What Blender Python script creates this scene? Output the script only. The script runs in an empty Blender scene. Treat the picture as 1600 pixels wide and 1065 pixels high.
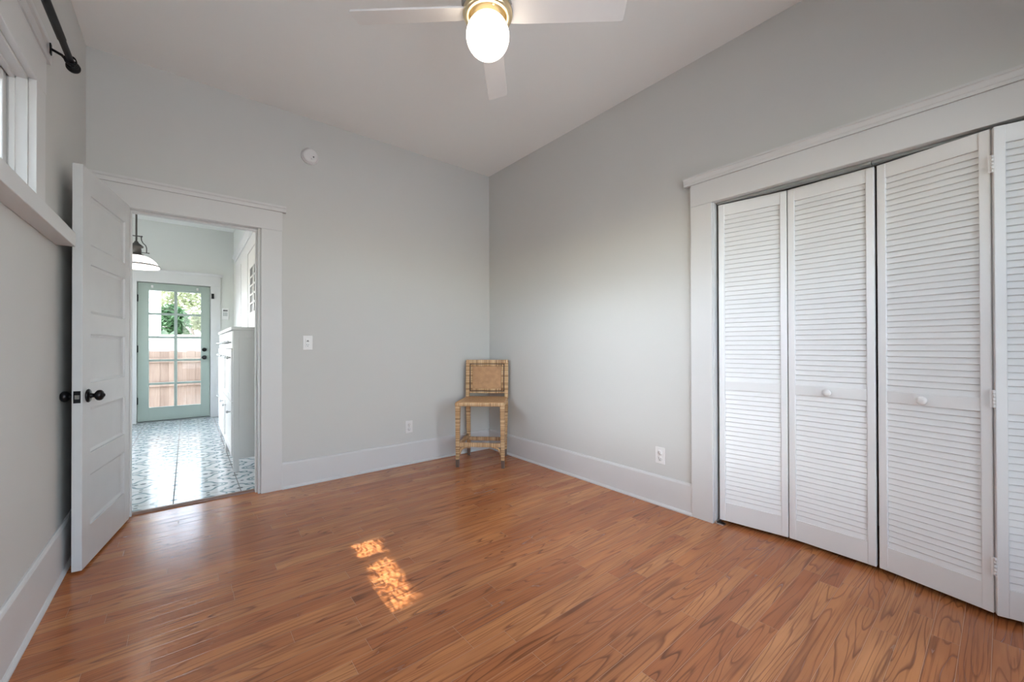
import bpy, bmesh, math, random
from mathutils import Vector, Matrix
random.seed(7)
S = bpy.context.scene
COL = S.collection
PI = math.pi

# ------------------------------------------------------------------ camera
FPX, PX, PY = 624.62, 797.45, 537.31
YAW, PIT, ROL = 0.679523, 0.0049809, -0.0023575
CAM = Vector((-2.597, -3.585, 1.12))
fw = Vector((math.sin(YAW)*math.cos(PIT), math.cos(YAW)*math.cos(PIT), math.sin(PIT)))
rt = Vector((math.cos(YAW), -math.sin(YAW), 0)); up = rt.cross(fw)
rt2 = rt*math.cos(ROL)+up*math.sin(ROL); up2 = up*math.cos(ROL)-rt*math.sin(ROL)
cd = bpy.data.cameras.new('camera'); cam = bpy.data.objects.new('camera', cd); COL.objects.link(cam)
M3 = Matrix((rt2, up2, -fw)).transposed()
cam.matrix_world = Matrix.Translation(CAM) @ M3.to_4x4()
cd.sensor_width = 36; cd.lens = FPX*36/1600; cd.clip_start = 0.02; cd.clip_end = 200
cd.shift_x = (800-PX)/1600; cd.shift_y = (PY-532.5)/1600
S.camera = cam
S.view_settings.view_transform = 'Standard'; S.view_settings.look = 'None'
S.view_settings.gamma = 1; S.view_settings.use_curve_mapping = False
S.view_settings.exposure = 2.08
S.cycles.use_denoising = True
S.cycles.max_bounces = 12; S.cycles.diffuse_bounces = 8; S.cycles.glossy_bounces = 4
S.cycles.transparent_max_bounces = 16; S.cycles.sample_clamp_indirect = 6
S.cycles.caustics_reflective = False; S.cycles.caustics_refractive = False

# ------------------------------------------------------------------ sky, sun, daylight
W = bpy.data.worlds.new('world'); S.world = W; W.use_nodes = True
nt = W.node_tree; nt.nodes.clear()
wo = nt.nodes.new('ShaderNodeOutputWorld'); wb = nt.nodes.new('ShaderNodeBackground')
sk = nt.nodes.new('ShaderNodeTexSky'); sk.sky_type = 'NISHITA'; sk.sun_disc = False
sk.sun_elevation = math.radians(38); sk.sun_rotation = math.radians(-80)
mx = nt.nodes.new('ShaderNodeMix'); mx.data_type = 'RGBA'; mx.inputs['Factor'].default_value = 0.62
mx.inputs[7].default_value = (2.3, 2.3, 2.3, 1)
nt.links.new(sk.outputs[0], mx.inputs[6])
# bright lobe added low in the western sky to light the right wall (a soft band in elevation and azimuth)
def wmath(op, a, b):
    x = nt.nodes.new('ShaderNodeMath'); x.operation = op
    for i, v in enumerate((a, b)):
        if isinstance(v, (int, float)): x.inputs[i].default_value = v
        else: nt.links.new(v, x.inputs[i])
    return x.outputs[0]
def wstep(v, lo, hi):
    x = nt.nodes.new('ShaderNodeMapRange'); x.interpolation_type = 'SMOOTHSTEP'; nt.links.new(v, x.inputs[0])
    x.inputs[1].default_value = lo; x.inputs[2].default_value = hi; return x.outputs[0]
wt = nt.nodes.new('ShaderNodeTexCoord'); ws = nt.nodes.new('ShaderNodeSeparateXYZ'); nt.links.new(wt.outputs['Generated'], ws.inputs[0])
west = wmath('MAXIMUM', wmath('MULTIPLY', ws.outputs[0], -1), .02)
we = wmath('DIVIDE', ws.outputs[2], west); wa = wmath('DIVIDE', ws.outputs[1], west)
sky_lobe = wmath('MULTIPLY', wmath('MULTIPLY', wstep(we, .12, .18), wmath('SUBTRACT', 1, wstep(we, .44, .62))), wmath('MULTIPLY', wstep(wa, -.55, -.36), wmath('SUBTRACT', 1, wstep(wa, .12, .30))))
ad = nt.nodes.new('ShaderNodeMix'); ad.data_type = 'RGBA'; ad.blend_type = 'ADD'; nt.links.new(sky_lobe, ad.inputs[0])
nt.links.new(mx.outputs[2], ad.inputs[6]); ad.inputs[7].default_value = (6.1, 6.6, 7.3, 1); ad.clamp_result = False
nt.links.new(ad.outputs[2], wb.inputs[0]); nt.links.new(wb.outputs[0], wo.inputs[0])
wb.inputs[1].default_value = 0.75

def light_dir(o, d):
    o.rotation_euler = Vector(d).to_track_quat('-Z', 'Y').to_euler()
sd = bpy.data.lights.new('hazy_sun', 'SUN'); sd.energy = .35; sd.angle = math.radians(26); sd.color = (.97, .99, 1)
so = bpy.data.objects.new('hazy_sun', sd); COL.objects.link(so); so.location = (-8, -4, 6); light_dir(so, (1, .05, -.265))

def portal(name, loc, d, sx, sy):
    l = bpy.data.lights.new(name, 'AREA'); l.shape = 'RECTANGLE'; l.size = sx; l.size_y = sy
    l.cycles.is_portal = True
    o = bpy.data.objects.new(name, l); COL.objects.link(o); o.location = loc; light_dir(o, d)
LW = -3.09            # left wall face
FY = -4.25            # front wall face (behind the camera)
ZC = 2.995            # ceiling
HX0, HX1, HY0, HY1 = -5.0, -2.01, .13, 4.378    # hall beyond the door
WIN_L = (-2.9, -1.15, 1.678, 2.19)  # left window y0,y1,z0,z1
WIN_F = (-2.75, -.45, .35, 2.45)   # unseen front window added for daylight: x0,x1,z0,z1
WIN_H = (1.2, 3.4, 1.0, 2.45)         # unseen hall west window added for daylight: y0,y1,z0,z1
WIN_N = (-4.8, -3.45, .9, 2.4)      # unseen hall south window added to light the far wall: x0,x1,z0,z1
portal('daylight_portal', (LW-.14, sum(WIN_L[:2])/2, sum(WIN_L[2:])/2), (1, 0, 0), WIN_L[3]-WIN_L[2], WIN_L[1]-WIN_L[0])
portal('daylight_portal', (sum(WIN_F[:2])/2, FY-.14, sum(WIN_F[2:])/2), (0, 1, 0), WIN_F[1]-WIN_F[0], WIN_F[3]-WIN_F[2])
portal('daylight_portal', (HX0-.14, sum(WIN_H[:2])/2, sum(WIN_H[2:])/2), (1, 0, 0), WIN_H[3]-WIN_H[2], WIN_H[1]-WIN_H[0])
portal('daylight_portal', (sum(WIN_N[:2])/2, -.02, sum(WIN_N[2:])/2), (0, 1, 0), WIN_N[1]-WIN_N[0], WIN_N[3]-WIN_N[2])
portal('daylight_portal', (-2.74, HY1+.12, 1.09), (0, -1, 0), .62, 1.76)

# ------------------------------------------------------------------ node helpers
class NT:
    def __init__(s, name):
        s.m = bpy.data.materials.new(name); s.m.use_nodes = True
        s.t = s.m.node_tree; s.b = s.t.nodes['Principled BSDF']; s.out = s.t.nodes['Material Output']
    def n(s, typ, **kw):
        x = s.t.nodes.new(typ)
        for k, v in kw.items(): setattr(x, k, v)
        return x
    def link(s, a, b): s.t.links.new(a, b)
    def put(s, sock, v):
        if isinstance(v, (int, float)): sock.default_value = v
        elif isinstance(v, (tuple, list)):
            sock.default_value = tuple(v) if len(sock.default_value) == len(v) else tuple(v)+(1,)
        else: s.link(v, sock)
    def math(s, op, a, b=None, c=None):
        x = s.n('ShaderNodeMath', operation=op)
        s.put(x.inputs[0], a)
        if b is not None: s.put(x.inputs[1], b)
        if c is not None: s.put(x.inputs[2], c)
        return x.outputs[0]
    def mix(s, f, a, b, mode='MIX'):
        x = s.n('ShaderNodeMix', data_type='RGBA', blend_type=mode)
        s.put(x.inputs[0], f); s.put(x.inputs[6], a); s.put(x.inputs[7], b)
        return x.outputs[2]
    def ramp(s, f, stops):
        x = s.n('ShaderNodeValToRGB'); s.put(x.inputs[0], f); e = x.color_ramp.elements
        while len(e) < len(stops): e.new(.5)
        for q, (p, c) in zip(e, stops): q.position = p; q.color = tuple(c)+(1,) if len(c) == 3 else c
        return x.outputs[0]
    def smooth(s, v, lo, hi):
        x = s.n('ShaderNodeMapRange', interpolation_type='SMOOTHSTEP'); s.put(x.inputs[0], v)
        x.inputs[1].default_value = lo; x.inputs[2].default_value = hi
        return x.outputs[0]
    def xyz(s):
        tc = s.n('ShaderNodeTexCoord'); sp = s.n('ShaderNodeSeparateXYZ'); s.link(tc.outputs['Object'], sp.inputs[0])
        return tc.outputs['Object'], sp.outputs[0], sp.outputs[1], sp.outputs[2]
    def vec(s, x, y, z=0.0):
        c = s.n('ShaderNodeCombineXYZ')
        for i, v in enumerate((x, y, z)): s.put(c.inputs[i], v)
        return c.outputs[0]
    def noise(s, v, scale=1, detail=2, rough=.5, dist=0):
        x = s.n('ShaderNodeTexNoise'); s.put(x.inputs['Vector'], v)
        x.inputs['Scale'].default_value = scale; x.inputs['Detail'].default_value = detail
        x.inputs['Roughness'].default_value = rough; x.inputs['Distortion'].default_value = dist
        return x.outputs[0]
    def rnd(s, v):
        x = s.n('ShaderNodeTexWhiteNoise', noise_dimensions='3D'); s.put(x.inputs['Vector'], v); return x.outputs[0]
    def bump(s, h, st=.2, d=.002):
        x = s.n('ShaderNodeBump'); x.inputs['Strength'].default_value = st; x.inputs['Distance'].default_value = d
        s.link(h, x.inputs['Height']); s.link(x.outputs[0], s.b.inputs['Normal'])
    def set(s, **kw):
        for k, v in kw.items(): s.put(s.b.inputs[k.replace('_', ' ')], v)
        return s

def plain(name, col, rough=.5, metal=0, var=.04, scale=6, bump=0, bscale=200, **kw):
    """flat colour with a little procedural unevenness"""
    m = NT(name); o, x, y, z = m.xyz()
    f = m.noise(o, scale, 4)
    c = m.mix(f, tuple(v*(1-var) for v in col), tuple(min(1, v*(1+var)) for v in col))
    m.set(Base_Color=c, Roughness=rough, Metallic=metal, **kw)
    if bump: m.bump(m.noise(o, bscale, 2), bump, .001)
    return m.m

WALL = plain('wall_paint', (.575, .566, .545), .62, var=.012, scale=2, bump=.12, bscale=160)
HALLWALL = plain('hall_wall_paint', (.665, .665, .628), .6, var=.012, scale=2, bump=.08)
CEIL = plain('ceiling_paint', (.845, .84, .825), .8, var=.012, scale=2, bump=.1, bscale=140)
TRIM = plain('white_gloss_trim_paint', (.63, .62, .612), .45, var=.02, scale=4)
DOORP = plain('white_door_paint', (.57, .57, .572), .38, var=.05, scale=9, bump=.06, bscale=40)
LOUV = plain('white_louver_paint', (.74, .735, .735), .42, var=.02, scale=5)
CABW = plain('white_cabinet_lacquer', (.66, .66, .65), .35, var=.015)
PLAST = plain('white_plastic', (.74, .72, .71), .35, var=.01)
PLASTD = plain('grey_socket_plastic', (.16, .15, .15), .4, var=.02)
MINT = plain('mint_green_door_paint', (.345, .405, .36), .38, var=.03, scale=5)
BRONZE = plain('dark_oil_rubbed_bronze', (.018, .017, .019), .3, .75, var=.3, scale=40)
BLACKM = plain('black_metal', (.009, .009, .010), .5, 0, var=.2, scale=30, Specular_IOR_Level=.2)
STEEL = plain('brushed_steel', (.55, .54, .53), .3, 1, var=.06, scale=60)
TRACKM = plain('grey_track_metal', (.30, .32, .32), .45, .6, var=.08, scale=30)
CHROME = plain('satin_grey_metal', (.50, .51, .52), .35, .8, var=.02)
BRASS = plain('satin_champagne_brass', (.80, .66, .42), .28, 1, var=.05, scale=30)
BRASSD = plain('aged_brass', (.30, .22, .11), .5, .6, var=.06, scale=30)
HOUS = plain('brushed_nickel_housing', (.50, .47, .43), .3, .9, var=.06, scale=30)
FANW = plain('white_fan_blade_finish', (.74, .71, .69), .4, var=.02)
DARK = plain('dark_interior', (.05, .05, .052), .8, var=.1)
PEWTER = plain('aged_pewter_metal', (.075, .068, .06), .5, .4, var=.2, scale=30)
CAPM = plain('dark_wood_foot', (.13, .085, .065), .35, var=.2, scale=40)
THRESH = plain('red_brown_threshold_wood', (.20, .10, .065), .3, var=.2, scale=20)
FENCE = None

def glass(name):
    m = NT(name); t = m.t
    g = m.n('ShaderNodeBsdfGlossy'); g.inputs['Roughness'].default_value = .02
    tr = m.n('ShaderNodeBsdfTransparent'); tr.inputs[0].default_value = (.96, .975, .97, 1)
    fr = m.n('ShaderNodeFresnel'); fr.inputs[0].default_value = 1.35
    o, x, y, z = m.xyz()
    f = m.math('MULTIPLY', fr.outputs[0], m.smooth(m.noise(o, .8, 1), -1, 1))
    ms = m.n('ShaderNodeMixShader'); m.link(f, ms.inputs[0]); m.link(tr.outputs[0], ms.inputs[1]); m.link(g.outputs[0], ms.inputs[2])
    m.link(ms.outputs[0], m.out.inputs[0]); return m.m
GLASS = glass('clear_window_glass')

def emis(name, col, st, base=(.9, .88, .85)):
    m = NT(name); o, x, y, z = m.xyz()
    e = m.mix(m.noise(o, 12, 2), tuple(v*.97 for v in col), col)
    m.set(Base_Color=base, Roughness=.25, Emission_Color=e, Emission_Strength=st); return m.m
GLOBE = emis('glowing_opal_glass', (1, .88, .72), 1.35, (.5, .49, .47))
SHADE = emis('lit_white_glass_shade', (1, .92, .85), .8)

def wood_floor():
    m = NT('oak_strip_flooring'); o, x, y, z = m.xyz(); PW = .0755
    row = m.math('FLOOR', m.math('DIVIDE', y, PW))
    r1 = m.rnd(m.vec(row, 3.1)); r2 = m.rnd(m.vec(row, 9.7))
    L = m.math('MULTIPLY_ADD', r2, .75, .55)
    u = m.math('MULTIPLY_ADD', r1, 5, m.math('ADD', x, 20))
    q = m.math('DIVIDE', u, L); colm = m.math('FLOOR', q)
    idv = m.vec(row, colm, 1.7); rid = m.rnd(idv); rid2 = m.rnd(m.vec(row, colm, 5.3))
    fx = m.math('MULTIPLY', m.math('FRACT', q), L); fx = m.math('MINIMUM', fx, m.math('SUBTRACT', L, fx))
    fy = m.math('MULTIPLY', m.math('FRACT', m.math('DIVIDE', y, PW)), PW); fy = m.math('MINIMUM', fy, m.math('SUBTRACT', PW, fy))
    edge = m.math('MINIMUM', fx, fy)
    # grain: contour lines of a stretched noise give the cathedral figure
    gv = m.vec(m.math('MULTIPLY_ADD', rid, 37, m.math('MULTIPLY', x, .8)), m.math('MULTIPLY_ADD', rid2, 53, m.math('MULTIPLY', y, 9.5)), rid)
    n1 = m.noise(gv, 1, 1.6, .42, .12)
    rings = m.math('FRACT', m.math('MULTIPLY', n1, m.math('MULTIPLY_ADD', rid2, 10, 10)))
    late = m.math('MULTIPLY', m.smooth(rings, .68, .94), m.math('SUBTRACT', 1, m.smooth(rings, .9, 1.0)))
    fine = m.noise(m.vec(m.math('MULTIPLY_ADD', rid, 11, m.math('MULTIPLY', x, 3.5)), m.math('MULTIPLY', y, 150), rid2), 1, 2, .55)
    pores = m.smooth(fine, .50, .68)
    mott = m.noise(m.vec(m.math('MULTIPLY', x, 2.2), m.math('MULTIPLY', y, 14), rid), 1, 3, .55)
    tone = m.ramp(rid, [(0, (.47, .155, .053)), (.4, (.54, .194, .068)), (.75, (.59, .225, .080)), (1, (.665, .285, .110))])
    tone = m.mix(m.smooth(mott, .35, .75), m.mix(.42, tone, (.27, .085, .032)), tone)
    amt = m.math('MULTIPLY', late, m.math('MULTIPLY_ADD', m.noise(gv, .6, 1), 1.1, .15))
    c = m.mix(m.math('MULTIPLY', amt, 1.0), tone, (.155, .050, .020))
    c = m.mix(m.math('MULTIPLY', pores, .5), c, (.20, .068, .026))
    seam_glint = m.math('SUBTRACT', 1, m.smooth(edge, .0003, .0009))
    lip = m.math('MULTIPLY', m.smooth(edge, .0008, .0014), m.math('SUBTRACT', 1, m.smooth(edge, .0018, .0030)))
    c = m.mix(m.math('MULTIPLY', lip, .35), c, (.20, .07, .03))
    c = m.mix(m.math('MULTIPLY', seam_glint, .6), c, (.72, .44, .27))  # bevel highlight painted into the colour along the board seams
    rg = m.math('MULTIPLY_ADD', late, .07, m.math('MULTIPLY_ADD', m.noise(o, 3, 3), .10, .15))
    m.set(Base_Color=c, Roughness=rg, Coat_Weight=.08, Coat_Roughness=.12)
    m.b.inputs['Specular IOR Level'].default_value = .36
    h = m.math('MULTIPLY', m.smooth(edge, 0, .0025), 1.0)
    h = m.math('ADD', h, m.math('MULTIPLY', rid2, .25))
    h = m.math('ADD', h, m.math('MULTIPLY', m.noise(m.vec(m.math('MULTIPLY', x, 2), m.math('MULTIPLY', y, 9), rid), 1, 1), .7))
    m.bump(h, .3, .001); return m.m
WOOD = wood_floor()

def tile():
    m = NT('patterned_encaustic_tile'); o, x, y, z = m.xyz(); T = .405
    u0 = m.math('DIVIDE', m.math('ADD', x, 2.675+T*10), T); v0 = m.math('DIVIDE', m.math('ADD', y, -.255+T*10), T)
    u = m.math('SUBTRACT', m.math('FRACT', u0), .5); v = m.math('SUBTRACT', m.math('FRACT', v0), .5)
    au = m.math('ABSOLUTE', u); av = m.math('ABSOLUTE', v)
    def ln(a, b): return m.math('SQRT', m.math('ADD', m.math('MULTIPLY', a, a), m.math('MULTIPLY', b, b)))
    def line(d, w): return m.math('SUBTRACT', 1, m.smooth(m.math('ABSOLUTE', d), w*.6, w))
    def dot(d, r): return m.math('SUBTRACT', 1, m.smooth(d, r*.8, r))
    def mx(*a):
        r = a[0]
        for b in a[1:]: r = m.math('MAXIMUM', r, b)
        return r
    r0 = ln(au, av)
    cu = m.math('SUBTRACT', .5, au); cv = m.math('SUBTRACT', .5, av); rc = ln(cu, cv)
    ang = m.math('ARCTAN2', av, au)
    wob = m.math('MULTIPLY', m.math('COSINE', m.math('MULTIPLY', ang, 4)), .055)
    angc = m.math('ARCTAN2', cv, cu); wobc = m.math('MULTIPLY', m.math('COSINE', m.math('MULTIPLY', angc, 4)), .045)
    teal = mx(line(m.math('SUBTRACT', r0, m.math('ADD', .26, wob)), .036),
              line(m.math('SUBTRACT', rc, m.math('ADD', .25, wobc)), .034),
              line(m.math('SUBTRACT', ln(m.math('SUBTRACT', au, .33), m.math('SUBTRACT', av, .33)), .06), .02),
              line(m.math('SUBTRACT', ln(m.math('SUBTRACT', au, .17), m.math('MULTIPLY', av, 1.4)), .08), .02))
    dark = mx(dot(r0, .055), dot(rc, .06), dot(ln(m.math('SUBTRACT', au, .42), av), .035), dot(ln(au, m.math('SUBTRACT', av, .42)), .035),
              dot(m.math('ADD', m.math('MULTIPLY', m.math('ABSOLUTE', m.math('SUBTRACT', au, .12)), .6), m.math('MULTIPLY', av, 2.2)), .06))
    gx = m.math('MINIMUM', m.math('FRACT', u0), m.math('SUBTRACT', 1, m.math('FRACT', u0)))
    gy = m.math('MINIMUM', m.math('FRACT', v0), m.math('SUBTRACT', 1, m.math('FRACT', v0)))
    e = m.math('MINIMUM', gx, gy)
    grout = m.math('SUBTRACT', 1, m.smooth(e, .006, .011))
    base = m.mix(m.noise(o, 5, 3), (.62, .66, .69), (.70, .73, .75))
    c = m.mix(m.math('MULTIPLY', teal, .9), base, (.13, .22, .25))
    c = m.mix(m.math('MULTIPLY', dark, .9), c, (.06, .09, .11))
    c = m.mix(grout, c, (.10, .10, .10))
    m.set(Base_Color=c, Roughness=m.math('MULTIPLY_ADD', grout, .5, .13))
    m.bump(m.math('SUBTRACT', 1, grout), .3, .001); return m.m
TILE = tile()

def rattan(name, axis):
    """peeled cane wound round the member; axis = winding direction"""
    m = NT(name); o, x, y, z = m.xyz(); a = (x, y, z)[axis]
    k = m.math('MULTIPLY', a, 1/.0085); idn = m.math('FLOOR', k); f = m.math('FRACT', k)
    r = m.rnd(m.vec(idn, 2.2)); r2 = m.noise(m.vec(idn, m.math('MULTIPLY', x, 6), m.math('MULTIPLY', y, 6)), .37, 3)
    c = m.ramp(m.math('MULTIPLY_ADD', r, .5, m.math('MULTIPLY', r2, .5)), [(0.15, (.22, .105, .045)), (.38, (.52, .31, .145)), (.6, (.68, .44, .235)), (.9, (.80, .59, .36))])
    ed = m.math('MINIMUM', f, m.math('SUBTRACT', 1, f))
    c = m.mix(m.math('SUBTRACT', 1, m.smooth(ed, .02, .2)), c, (.15, .08, .035))
    m.set(Base_Color=c, Roughness=.45); m.bump(m.smooth(ed, 0, .4), .6, .0016); return m.m
RX, RY, RZ = rattan('rattan_wrap_across', 0), rattan('rattan_wrap_deep', 1), rattan('rattan_wrap_upright', 2)

def cane(name, ax, ay, sc, lo, hi):
    m = NT(name); o, x, y, z = m.xyz(); c3 = (x, y, z)
    a = m.math('MULTIPLY', c3[ax], sc); b = m.math('MULTIPLY', c3[ay], sc)
    fa, fb = m.math('FRACT', a), m.math('FRACT', b)
    par = m.math('MODULO', m.math('ADD', m.math('FLOOR', a), m.math('FLOOR', b)), 2)
    par = m.math('ABSOLUTE', par)
    def hump(f): return m.math('SINE', m.math('MULTIPLY', f, PI))
    ha, hb = hump(fa), hump(fb)
    h = m.math('ADD', m.math('MULTIPLY', par, m.math('MULTIPLY', ha, m.math('POWER', hb, .5))), m.math('MULTIPLY', m.math('SUBTRACT', 1, par), m.math('MULTIPLY', hb, m.math('POWER', ha, .5))))
    t = m.noise(o, 26, 3)
    c = m.mix(m.smooth(m.math('MULTIPLY_ADD', t, .45, m.math('MULTIPLY', h, .75)), .2, .85), lo, hi)
    m.set(Base_Color=c, Roughness=.5); m.bump(h, .7, .0018); return m.m
CANEB = cane('woven_cane_back', 0, 2, 170, (.24, .11, .05), (.66, .38, .19))
CANES = cane('woven_cane_seat', 0, 1, 150, (.30, .15, .065), (.72, .43, .22))

def fence_mat():
    m = NT('weathered_cedar_board'); o, x, y, z = m.xyz()
    idn = m.math('FLOOR', m.math('DIVIDE', x, .145))
    r = m.rnd(m.vec(idn, 4.4))
    g = m.noise(m.vec(m.math('MULTIPLY', x, 40), m.math('MULTIPLY', y, 40), m.math('MULTIPLY_ADD', r, 9, m.math('MULTIPLY', z, 2.5))), 1, 3)
    c = m.ramp(m.math('MULTIPLY_ADD', g, .6, m.math('MULTIPLY', r, .4)), [(.2, (.12, .078, .056)), (.55, (.20, .138, .104)), (.9, (.27, .20, .155))])
    m.set(Base_Color=c, Roughness=.8); m.bump(g, .3, .002); return m.m
FENCE = fence_mat()

def leafm(name, a, b):
    m = NT(name); o, x, y, z = m.xyz()
    c = m.mix(m.smooth(m.noise(o, 3, 3), .3, .7), a, b)
    m.set(Base_Color=c, Roughness=.6)
    tr = m.n('ShaderNodeBsdfTranslucent'); m.link(c, tr.inputs[0])
    ms = m.n('ShaderNodeMixShader'); ms.inputs[0].default_value = .35
    m.link(m.b.outputs[0], ms.inputs[1]); m.link(tr.outputs[0], ms.inputs[2]); m.link(ms.outputs[0], m.out.inputs[0]); return m.m
LEAF1 = leafm('mid_green_leaf', (.03, .085, .03), (.075, .16, .06))
LEAF2 = leafm('pale_yellow_green_leaf', (.15, .18, .075), (.32, .33, .19))
LEAF3 = leafm('silvery_green_leaf', (.06, .10, .055), (.16, .19, .12))
BARK = plain('grey_brown_bark', (.12, .09, .07), .9, var=.3, scale=14, bump=.4, bscale=30)
STUCCO = plain('white_painted_siding', (.70, .68, .66), .8, var=.03, bump=.2, bscale=60)
YARD = plain('pale_bounce_yard', (.62, .60, .56), .95, var=.06, scale=3)  # made pale to bounce daylight up onto the ceiling
ROOFM = plain('grey_roof_shingle', (.22, .21, .20), .9, var=.2, scale=9)

# ------------------------------------------------------------------ mesh helpers
class MB:
    def __init__(s): s.bm = bmesh.new()
    def box(s, x0, x1, y0, y1, z0, z1, bev=0, seg=2, M=None):
        if x0 > x1: x0, x1 = x1, x0
        if y0 > y1: y0, y1 = y1, y0
        if z0 > z1: z0, z1 = z1, z0
        t = bmesh.new(); bmesh.ops.create_cube(t, size=1)
        for v in t.verts:
            v.co = Vector((x0+(v.co.x+.5)*(x1-x0), y0+(v.co.y+.5)*(y1-y0), z0+(v.co.z+.5)*(z1-z0)))
        if bev: bmesh.ops.bevel(t, geom=list(t.edges), offset=bev, segments=seg, affect='EDGES', profile=.5)
        return s.add(t, M)
    def add(s, t, M=None):
        if M is not None: bmesh.ops.transform(t, matrix=M, verts=t.verts)
        me = bpy.data.meshes.new('tmp'); t.to_mesh(me); t.free(); s.bm.from_mesh(me); bpy.data.meshes.remove(me); return s
    def lathe(s, prof, n=32, M=None, cap=True):
        """prof: (radius, z) rows"""
        t = bmesh.new(); rings = []
        for r, z in prof:
            if r < 1e-6: rings.append([t.verts.new((0, 0, z))])
            else: rings.append([t.verts.new((r*math.cos(2*PI*i/n), r*math.sin(2*PI*i/n), z)) for i in range(n)])
        for a, b in zip(rings, rings[1:]):
            for i in range(n):
                j = (i+1) % n
                if len(a) == 1 and len(b) == 1: continue
                if len(a) == 1: t.faces.new((a[0], b[j], b[i]))
                elif len(b) == 1: t.faces.new((a[i], a[j], b[0]))
                else: t.faces.new((a[i], a[j], b[j], b[i]))
        if cap:
            if len(rings[0]) > 1: t.faces.new(list(reversed(rings[0])))
            if len(rings[-1]) > 1: t.faces.new(rings[-1])
        for f in t.faces: f.smooth = True
        bmesh.ops.recalc_face_normals(t, faces=t.faces)
        return s.add(t, M)
    def tube(s, pts, r, n=12):
        """smooth tube along points; r may be a list"""
        pts = [Vector(p) for p in pts]; t = bmesh.new(); rings = []; ref = None
        for i, p in enumerate(pts):
            d = (pts[min(i+1, len(pts)-1)]-pts[max(i-1, 0)]).normalized()
            if ref is None: ref = d.orthogonal().normalized()
            ref = (ref-d*ref.dot(d)).normalized(); w = d.cross(ref)
            rr = r[i] if isinstance(r, (list, tuple)) else r
            rings.append([t.verts.new(p+ref*rr*math.cos(2*PI*k/n)+w*rr*math.sin(2*PI*k/n)) for k in range(n)])
        for a, b in zip(rings, rings[1:]):
            for k in range(n):
                f = t.faces.new((a[k], a[(k+1) % n], b[(k+1) % n], b[k])); f.smooth = True
        t.faces.new(list(reversed(rings[0]))); t.faces.new(rings[-1])
        bmesh.ops.recalc_face_normals(t, faces=t.faces)
        return s.add(t)
    def prism(s, poly, a, b, axes='xz', M=None, bev=0):
        """extrude 2D polygon; axes: which plane, extruded a..b on the third axis"""
        t = bmesh.new(); third = ({'x', 'y', 'z'}-set(axes)).pop(); ix = {'x': 0, 'y': 1, 'z': 2}
        def mk(p, e):
            v = [0, 0, 0]; v[ix[axes[0]]] = p[0]; v[ix[axes[1]]] = p[1]; v[ix[third]] = e; return t.verts.new(v)
        A = [mk(p, a) for p in poly]; B = [mk(p, b) for p in poly]; n = len(poly)
        t.faces.new(A); t.faces.new(B)
        for i in range(n): t.faces.new((A[i], A[(i+1) % n], B[(i+1) % n], B[i]))
        bmesh.ops.recalc_face_normals(t, faces=t.faces)
        if bev: bmesh.ops.bevel(t, geom=list(t.edges), offset=bev, segments=2, affect='EDGES', profile=.5)
        return s.add(t, M)
    def taper(s, c0, w0, c1, w1, bev=0):
        """square bar from centre c0 (half width w0) to c1 (half width w1), z-ward"""
        t = bmesh.new()
        A = [t.verts.new((c0[0]+sx*w0, c0[1]+sy*w0, c0[2])) for sx, sy in ((-1, -1), (1, -1), (1, 1), (-1, 1))]
        B = [t.verts.new((c1[0]+sx*w1, c1[1]+sy*w1, c1[2])) for sx, sy in ((-1, -1), (1, -1), (1, 1), (-1, 1))]
        t.faces.new(A); t.faces.new(B)
        for i in range(4): t.faces.new((A[i], A[(i+1) % 4], B[(i+1) % 4], B[i]))
        bmesh.ops.recalc_face_normals(t, faces=t.faces)
        if bev: bmesh.ops.bevel(t, geom=list(t.edges), offset=bev, segments=2, affect='EDGES', profile=.5)
        return s.add(t)
    def build(s, name, mat, parent=None):
        me = bpy.data.meshes.new(name); s.bm.to_mesh(me); s.bm.free(); me.materials.append(mat)
        o = bpy.data.objects.new(name, me); COL.objects.link(o)
        if parent is not None: o.parent = parent
        return o

def tag(o, label, cat, group=None, kind=None):
    o['label'] = label; o['category'] = cat
    if group: o['group'] = group
    if kind: o['kind'] = kind
    return o
def thing(name, label, cat, loc=(0, 0, 0), rz=0, group=None, kind=None):
    o = bpy.data.objects.new(name, None); COL.objects.link(o); o.location = loc; o.rotation_euler = (0, 0, rz)
    o.empty_display_size = .1
    return tag(o, label, cat, group, kind)
def struct(mb, name, mat, label, cat): return tag(mb.build(name, mat), label, cat, kind='structure')
def copy_tree(o, parent=None):
    c = o.copy(); COL.objects.link(c)
    if parent is not None: c.parent = parent
    for ch in list(o.children): copy_tree(ch, c)
    return c
def RX90(s=1): return Matrix.Rotation(s*PI/2, 4, 'X')
def RY90(s=1): return Matrix.Rotation(s*PI/2, 4, 'Y')
def T(x, y, z): return Matrix.Translation((x, y, z))

# ================================================================== SHELL
def wall_y(mb, y0, y1, x0, x1, z0, z1, hole=None):
    """wall slab between y0..y1 with one rectangular hole (x0,x1,z0,z1)"""
    if not hole: mb.box(x0, x1, y0, y1, z0, z1); return
    a, b, c, d = hole
    mb.box(x0, a, y0, y1, z0, z1); mb.box(b, x1, y0, y1, z0, z1)
    if d < z1: mb.box(a, b, y0, y1, d, z1)
    if c > z0: mb.box(a, b, y0, y1, z0, c)
def wall_x(mb, x0, x1, y0, y1, z0, z1, hole=None):
    if not hole: mb.box(x0, x1, y0, y1, z0, z1); return
    a, b, c, d = hole
    mb.box(x0, x1, y0, a, z0, z1); mb.box(x0, x1, b, y1, z0, z1)
    if d < z1: mb.box(x0, x1, a, b, d, z1)
    if c > z0: mb.box(x0, x1, a, b, z0, c)

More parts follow.
